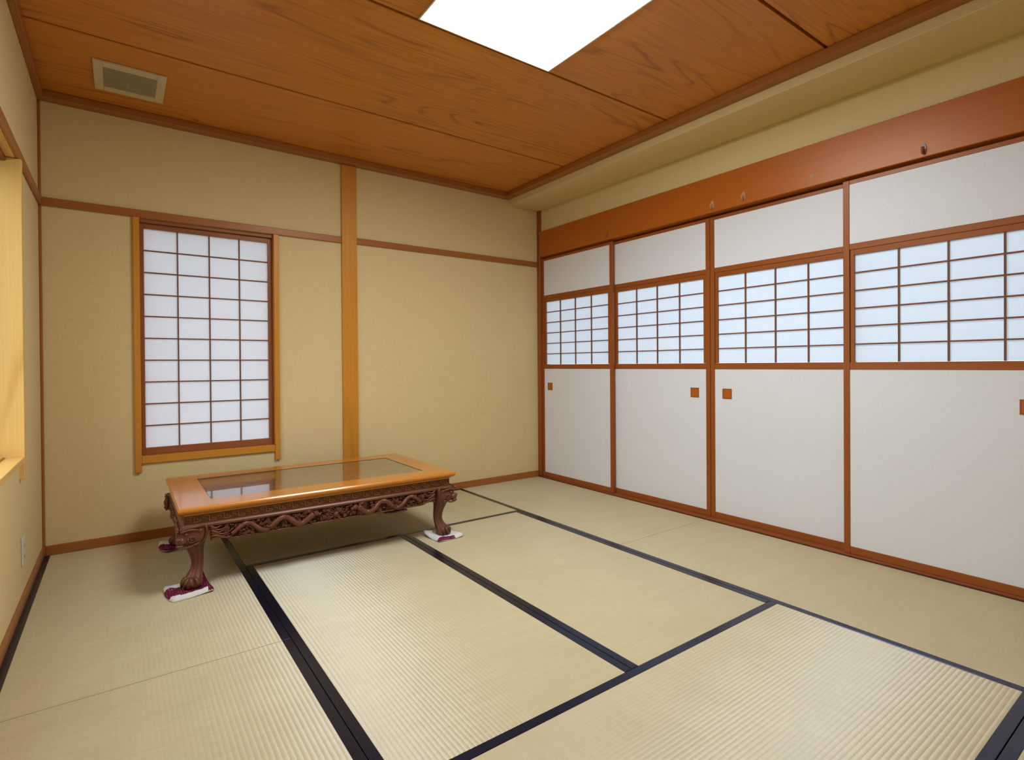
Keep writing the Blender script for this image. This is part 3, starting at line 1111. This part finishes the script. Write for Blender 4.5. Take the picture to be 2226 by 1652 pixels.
    for k in range(cnt):
        s = r2.uniform(-e_ + 0.06, e_ - 0.06)
        zb = apron_bottom(s, half) + 0.010
        z = r2.uniform(zb, ZA1 - 0.006)
        typ = r2.random()
        n_ = nn - 0.007 + r2.uniform(0, 0.006)
        if typ < 0.42:
            spiral(bm, R_, s, z, n_, r2.uniform(0.007, 0.012), r2.uniform(1.0, 1.5), 0.0026, r2.uniform(0, 6.3), r2.choice((-1, 1)))
        elif typ < 0.8:
            a = r2.uniform(0, 6.3)
            l_ = r2.uniform(0.014, 0.028)
            b_ = a + r2.uniform(-0.9, 0.9)
            strand(bm, R_, [(s, z), (s + 0.5 * l_ * math.cos(a), z + 0.4 * l_ * math.sin(a)), (s + l_ * math.cos(b_), max(zb - 0.004, min(ZA1 - 0.003, z + 0.8 * l_ * math.sin(b_))))], n_, 0.0048, 0.0012, 0.004)
        else:
            for q_ in range(5):
                a = q_ * 1.257 + k
                blob(bm, side_pt(R_, s + 0.006 * math.cos(a), n_ + 0.003, z + 0.006 * math.sin(a)), (0.0042, 0.0042, 0.0042), 5, 4)
            blob(bm, side_pt(R_, s, n_ + 0.005, z), (0.0035, 0.0035, 0.0035), 5, 4)
    tpart('carving', mesh_from_bm(bm, 'carving', w_carve(), True), ap, 'carved dragon and cloud relief')

# legs
LEG = [(TH - 0.095, 0.000, 0.056, 6.0), (0.300, 0.004, 0.058, 6.0), (0.270, 0.008, 0.059, 5.0), (0.245, 0.008, 0.057, 5.0), (0.228, 0.004, 0.052, 4.0),
       (0.215, -0.006, 0.041, 3.2), (0.195, -0.010, 0.036, 2.8), (0.170, -0.016, 0.031, 2.6), (0.145, -0.021, 0.0275, 2.5), (0.120, -0.023, 0.0255, 2.5),
       (0.100, -0.020, 0.0265, 2.5), (0.082, -0.013, 0.030, 2.6), (0.066, -0.004, 0.035, 2.8), (0.052, 0.003, 0.039, 3.0), (0.038, 0.007, 0.041, 3.2),
       (0.026, 0.008, 0.041, 3.2), (0.018, 0.007, 0.038, 3.0)]
LC = 0.066


def leg_mesh(sx, sy):
    bm = bmesh.new()
    rings = []
    NS = 40
    for z, dg, w_, ex in LEG:
        cx, cy = sx * (A - LC + dg * 0.8), sy * (B - LC + dg * 0.8)
        ring = []
        for k in range(NS):
            a = 2 * math.pi * k / NS
            c, s = math.cos(a), math.sin(a)
            r = w_ / ((abs(c) ** ex + abs(s) ** ex) ** (1 / ex))
            if z < 0.222:      # flutes down the shank
                g = 0.20 if z > 0.06 else 0.14
                r *= 1 - g * (0.5 + 0.5 * math.cos(a * 8)) ** 3
            ring.append(bm.verts.new((cx + r * c, cy + r * s, z)))
        rings.append(ring)
    for a, b in zip(rings[:-1], rings[1:]):
        for k in range(NS):
            bm.faces.new((a[k], b[k], b[(k + 1) % NS], a[(k + 1) % NS]))
    bm.faces.new(rings[0])
    bm.faces.new(rings[-1][::-1])
    return mesh_from_bm(bm, 'leg', w_carve('z'), True)


def mask_mesh(sx, sy):
    """lion-like face wrapped on the outer corner of the knee"""
    bm = bmesh.new()
    ox, oy = sx * (A - LC), sy * (B - LC)
    w_ = 0.058

    def P(u, out, z):
        """u from -1 (along one face) over 0 (corner) to 1 (along the other face)"""
        f = w_ + out
        if u <= 0:
            return Vector((ox + sx * (f + 0.006 + u * 0.0), oy + sy * (f + 0.006) + sy * u * 0.105, z)) if True else None
        return Vector((ox + sx * (f + 0.006) - sx * u * 0.105, oy + sy * (f + 0.006), z))
    # snout at the corner
    blob(bm, P(0, -0.010, 0.252), (0.022, 0.022, 0.020), 10, 7)
    blob(bm, P(0, 0.000, 0.262), (0.013, 0.013, 0.010), 8, 6)
    blob(bm, P(0, -0.006, 0.232), (0.018, 0.018, 0.009), 8, 6)
    for u in (-1, 1):
        # eye, brow, cheek curl, lip and the scalloped back edge
        blob(bm, P(u * 0.30, 0.000, 0.282), (0.009, 0.009, 0.008), 8, 6)
        tube(bm, [P(u * t, 0.001 + 0.003 * math.sin(math.pi * i / 6), 0.292 + 0.010 * math.sin(math.pi * i / 6)) for i, t in enumerate((0.08, 0.2, 0.34, 0.48, 0.62, 0.74, 0.84))], [0.006, 0.0065, 0.006, 0.0055, 0.005, 0.0045, 0.003], 6)
        pts = []
        for k in range(18):
            t = k / 17
            r = 0.020 * (1 - 0.8 * t)
            a = math.pi * 0.9 + 2 * math.pi * 1.4 * t
            q_ = P(u * 0.55, 0.001 + 0.003 * t, 0.258)
            dirv = Vector((0, sy * (1 if u < 0 else 0), 0)) if u < 0 else Vector((-sx, 0, 0))
            pts.append(q_ + dirv * (r * math.cos(a)) * (-1 if u < 0 else 1) + Vector((0, 0, r * math.sin(a))))
        tube(bm, pts, 0.0042, 6)
        tube(bm, [P(u * 0.1, 0.004, 0.226), P(u * 0.3, 0.0, 0.220), P(u * 0.55, -0.002, 0.228), P(u * 0.8, 0.0, 0.236)], [0.006, 0.0055, 0.005, 0.004], 6)
        tube(bm, [P(u * 1.06, 0.000, 0.318), P(u * 1.10, 0.000, 0.296), P(u * 1.08, 0.0, 0.272), P(u * 1.02, 0.0, 0.250), P(u * 0.88, 0.0, 0.234)], [0.005, 0.005, 0.005, 0.0045, 0.004], 6)
        tube(bm, [P(u * 0.06, 0.002, 0.306), P(u * 0.5, 0.001, 0.311), P(u * 1.0, 0.0, 0.314)], 0.0045, 6)
        blob(bm, P(u * 0.82, -0.003, 0.290), (0.009, 0.009, 0.012), 7, 5)
    return mesh_from_bm(bm, 'carved_mask', w_carve('z'), True)


def toes_mesh(sx, sy):
    bm = bmesh.new()
    ox, oy = sx * (A - LC + 0.006), sy * (B - LC + 0.006)
    for k in range(5):
        a = math.atan2(sy, sx) + (k - 2) * 0.62
        c, s = math.cos(a), math.sin(a)
        tube(bm, [(ox + c * 0.022, oy + s * 0.022, 0.066), (ox + c * 0.034, oy + s * 0.034, 0.056), (ox + c * 0.042, oy + s * 0.042, 0.042), (ox + c * 0.044, oy + s * 0.044, 0.0245)],
             [0.006, 0.009, 0.0102, 0.0058], 8)
    return mesh_from_bm(bm, 'claw_toes', w_carve('z'), True)


for sx, sy in ((-1, -1), (1, -1), (-1, 1), (1, 1)):
    lg = tpart('leg', leg_mesh(sx, sy))
    tpart('carved_mask', mask_mesh(sx, sy), lg)
    tpart('claw_toes', toes_mesh(sx, sy), lg)


# ------------------------------------------------------------------ folded cloth pads under the feet
def cloth_pad(sx, sy, size, rot, curls, split, label, seed, shift=(0, 0)):
    """quilted square; curls: lift of the four corners; split(u, v) True where the dotted maroon side shows"""
    lx, ly = sx * (A - LC + 0.008), sy * (B - LC + 0.008)
    c, s = math.cos(-TROT), math.sin(-TROT)
    wx, wy = TX + c * lx - s * ly + shift[0], -TD + s * lx + c * ly + shift[1]
    root = empty('cloth_pad', (wx, wy, 0), label, 'cloth pad', 'cloth pads under the table feet')
    rr_ = random.Random(seed)
    n = 22
    cr, sr = math.cos(rot), math.sin(rot)
    ph = [rr_.uniform(0, 6.3) for _ in range(4)]

    def pos(i, j, top):
        u, v = i / n * 2 - 1, j / n * 2 - 1
        rad = max(abs(u), abs(v))
        puff = 0.010 + 0.008 * math.exp(-((rad - 0.72) / 0.22) ** 2)
        edge = max(0.0, (rad - 0.86) / 0.14)
        th_ = puff * (1 - edge * edge) + 0.0022
        lift = 0.0
        for k, (cu, cv) in enumerate(((-1, -1), (1, -1), (1, 1), (-1, 1))):
            t = max(0.0, (u * cu + v * cv) / 2 - 0.35) / 0.65
            lift += curls[k] * t * t
        wr = 0.0022 * math.sin(5 * u + ph[0]) * math.sin(4 * v + ph[1]) * min(1, max(0, (rad - 0.5) * 3))
        x = u * size[0] / 2 * (1 - 0.06 * v * v + 0.03 * math.sin(3 * v + ph[2]))
        y = v * size[1] / 2 * (1 - 0.06 * u * u + 0.03 * math.sin(3 * u + ph[3]))
        z = 0.0016 + lift + (th_ + wr if top else 0.0)
        px_, py_ = cr * x - sr * y, sr * x + cr * y
        if math.hypot(px_ + shift[0], py_ + shift[1]) < 0.074:
            z = min(z, 0.0160 if top else 0.010)
        return (px_, py_, max(z, 0.0016))
    for nm, mat, want in (('patterned_side', M_DOTS, True), ('plain_side', M_LINEN, False)):
        bm = bmesh.new()
        cache = {}

        def vv(i, j, top):
            if i in (0, n) or j in (0, n):
                pass
            k = (i, j, top)
            if k not in cache:
                cache[k] = bm.verts.new(pos(i, j, top))
            return cache[k]
        for i in range(n):
            for j in range(n):
                u, v = (i + 0.5) / n * 2 - 1, (j + 0.5) / n * 2 - 1
                if bool(split(u, v)) == want:
                    bm.faces.new((vv(i, j, True), vv(i + 1, j, True), vv(i + 1, j + 1, True), vv(i, j + 1, True)))
                if want:
                    bm.faces.new((vv(i, j, False), vv(i, j + 1, False), vv(i + 1, j + 1, False), vv(i + 1, j, False)))
        # rim
        if not want:
            for k in range(n):
                for q4 in (((k, 0), (k + 1, 0)), ((n, k), (n, k + 1)), ((k + 1, n), (k, n)), ((0, k + 1), (0, k))):
                    (a0, b0), (a1, b1) = q4
                    bm.faces.new((vv(a0, b0, False), vv(a1, b1, False), vv(a1, b1, True), vv(a0, b0, True)))
        me = mesh_from_bm(bm, nm, mat, True)
        o = bpy.data.objects.new(nm, me)
        link(o, root, (wx, wy, 0))
    return root


cloth_pad(-1, -1, (0.185, 0.185), 0.15, (0.0, 0.008, 0.055, 0.010), lambda u, v: (v < 0.45 and v > -0.70 + 0.1 * math.sin(4 * u)) or u > 0.70,
          'maroon dotted and white cloth pad under the near left table foot', 3, (-0.015, -0.005))
cloth_pad(1, -1, (0.185, 0.185), 0.10, (0.004, 0.006, 0.0, 0.030), lambda u, v: v < -0.72 and u < 0.3,
          'mostly white cloth pad under the near right table foot', 5)
cloth_pad(-1, 1, (0.185, 0.185), 0.1, (0.012, 0.0, 0.0, 0.020), lambda u, v: v < 0.35,
          'maroon dotted cloth pad under the far left table foot', 8)
cloth_pad(1, 1, (0.18, 0.18), -0.1, (0.0, 0.0, 0.0, 0.0), lambda u, v: v < 0.1,
          'cloth pad under the far right table foot, behind the table', 11)

bpy.context.view_layer.update()
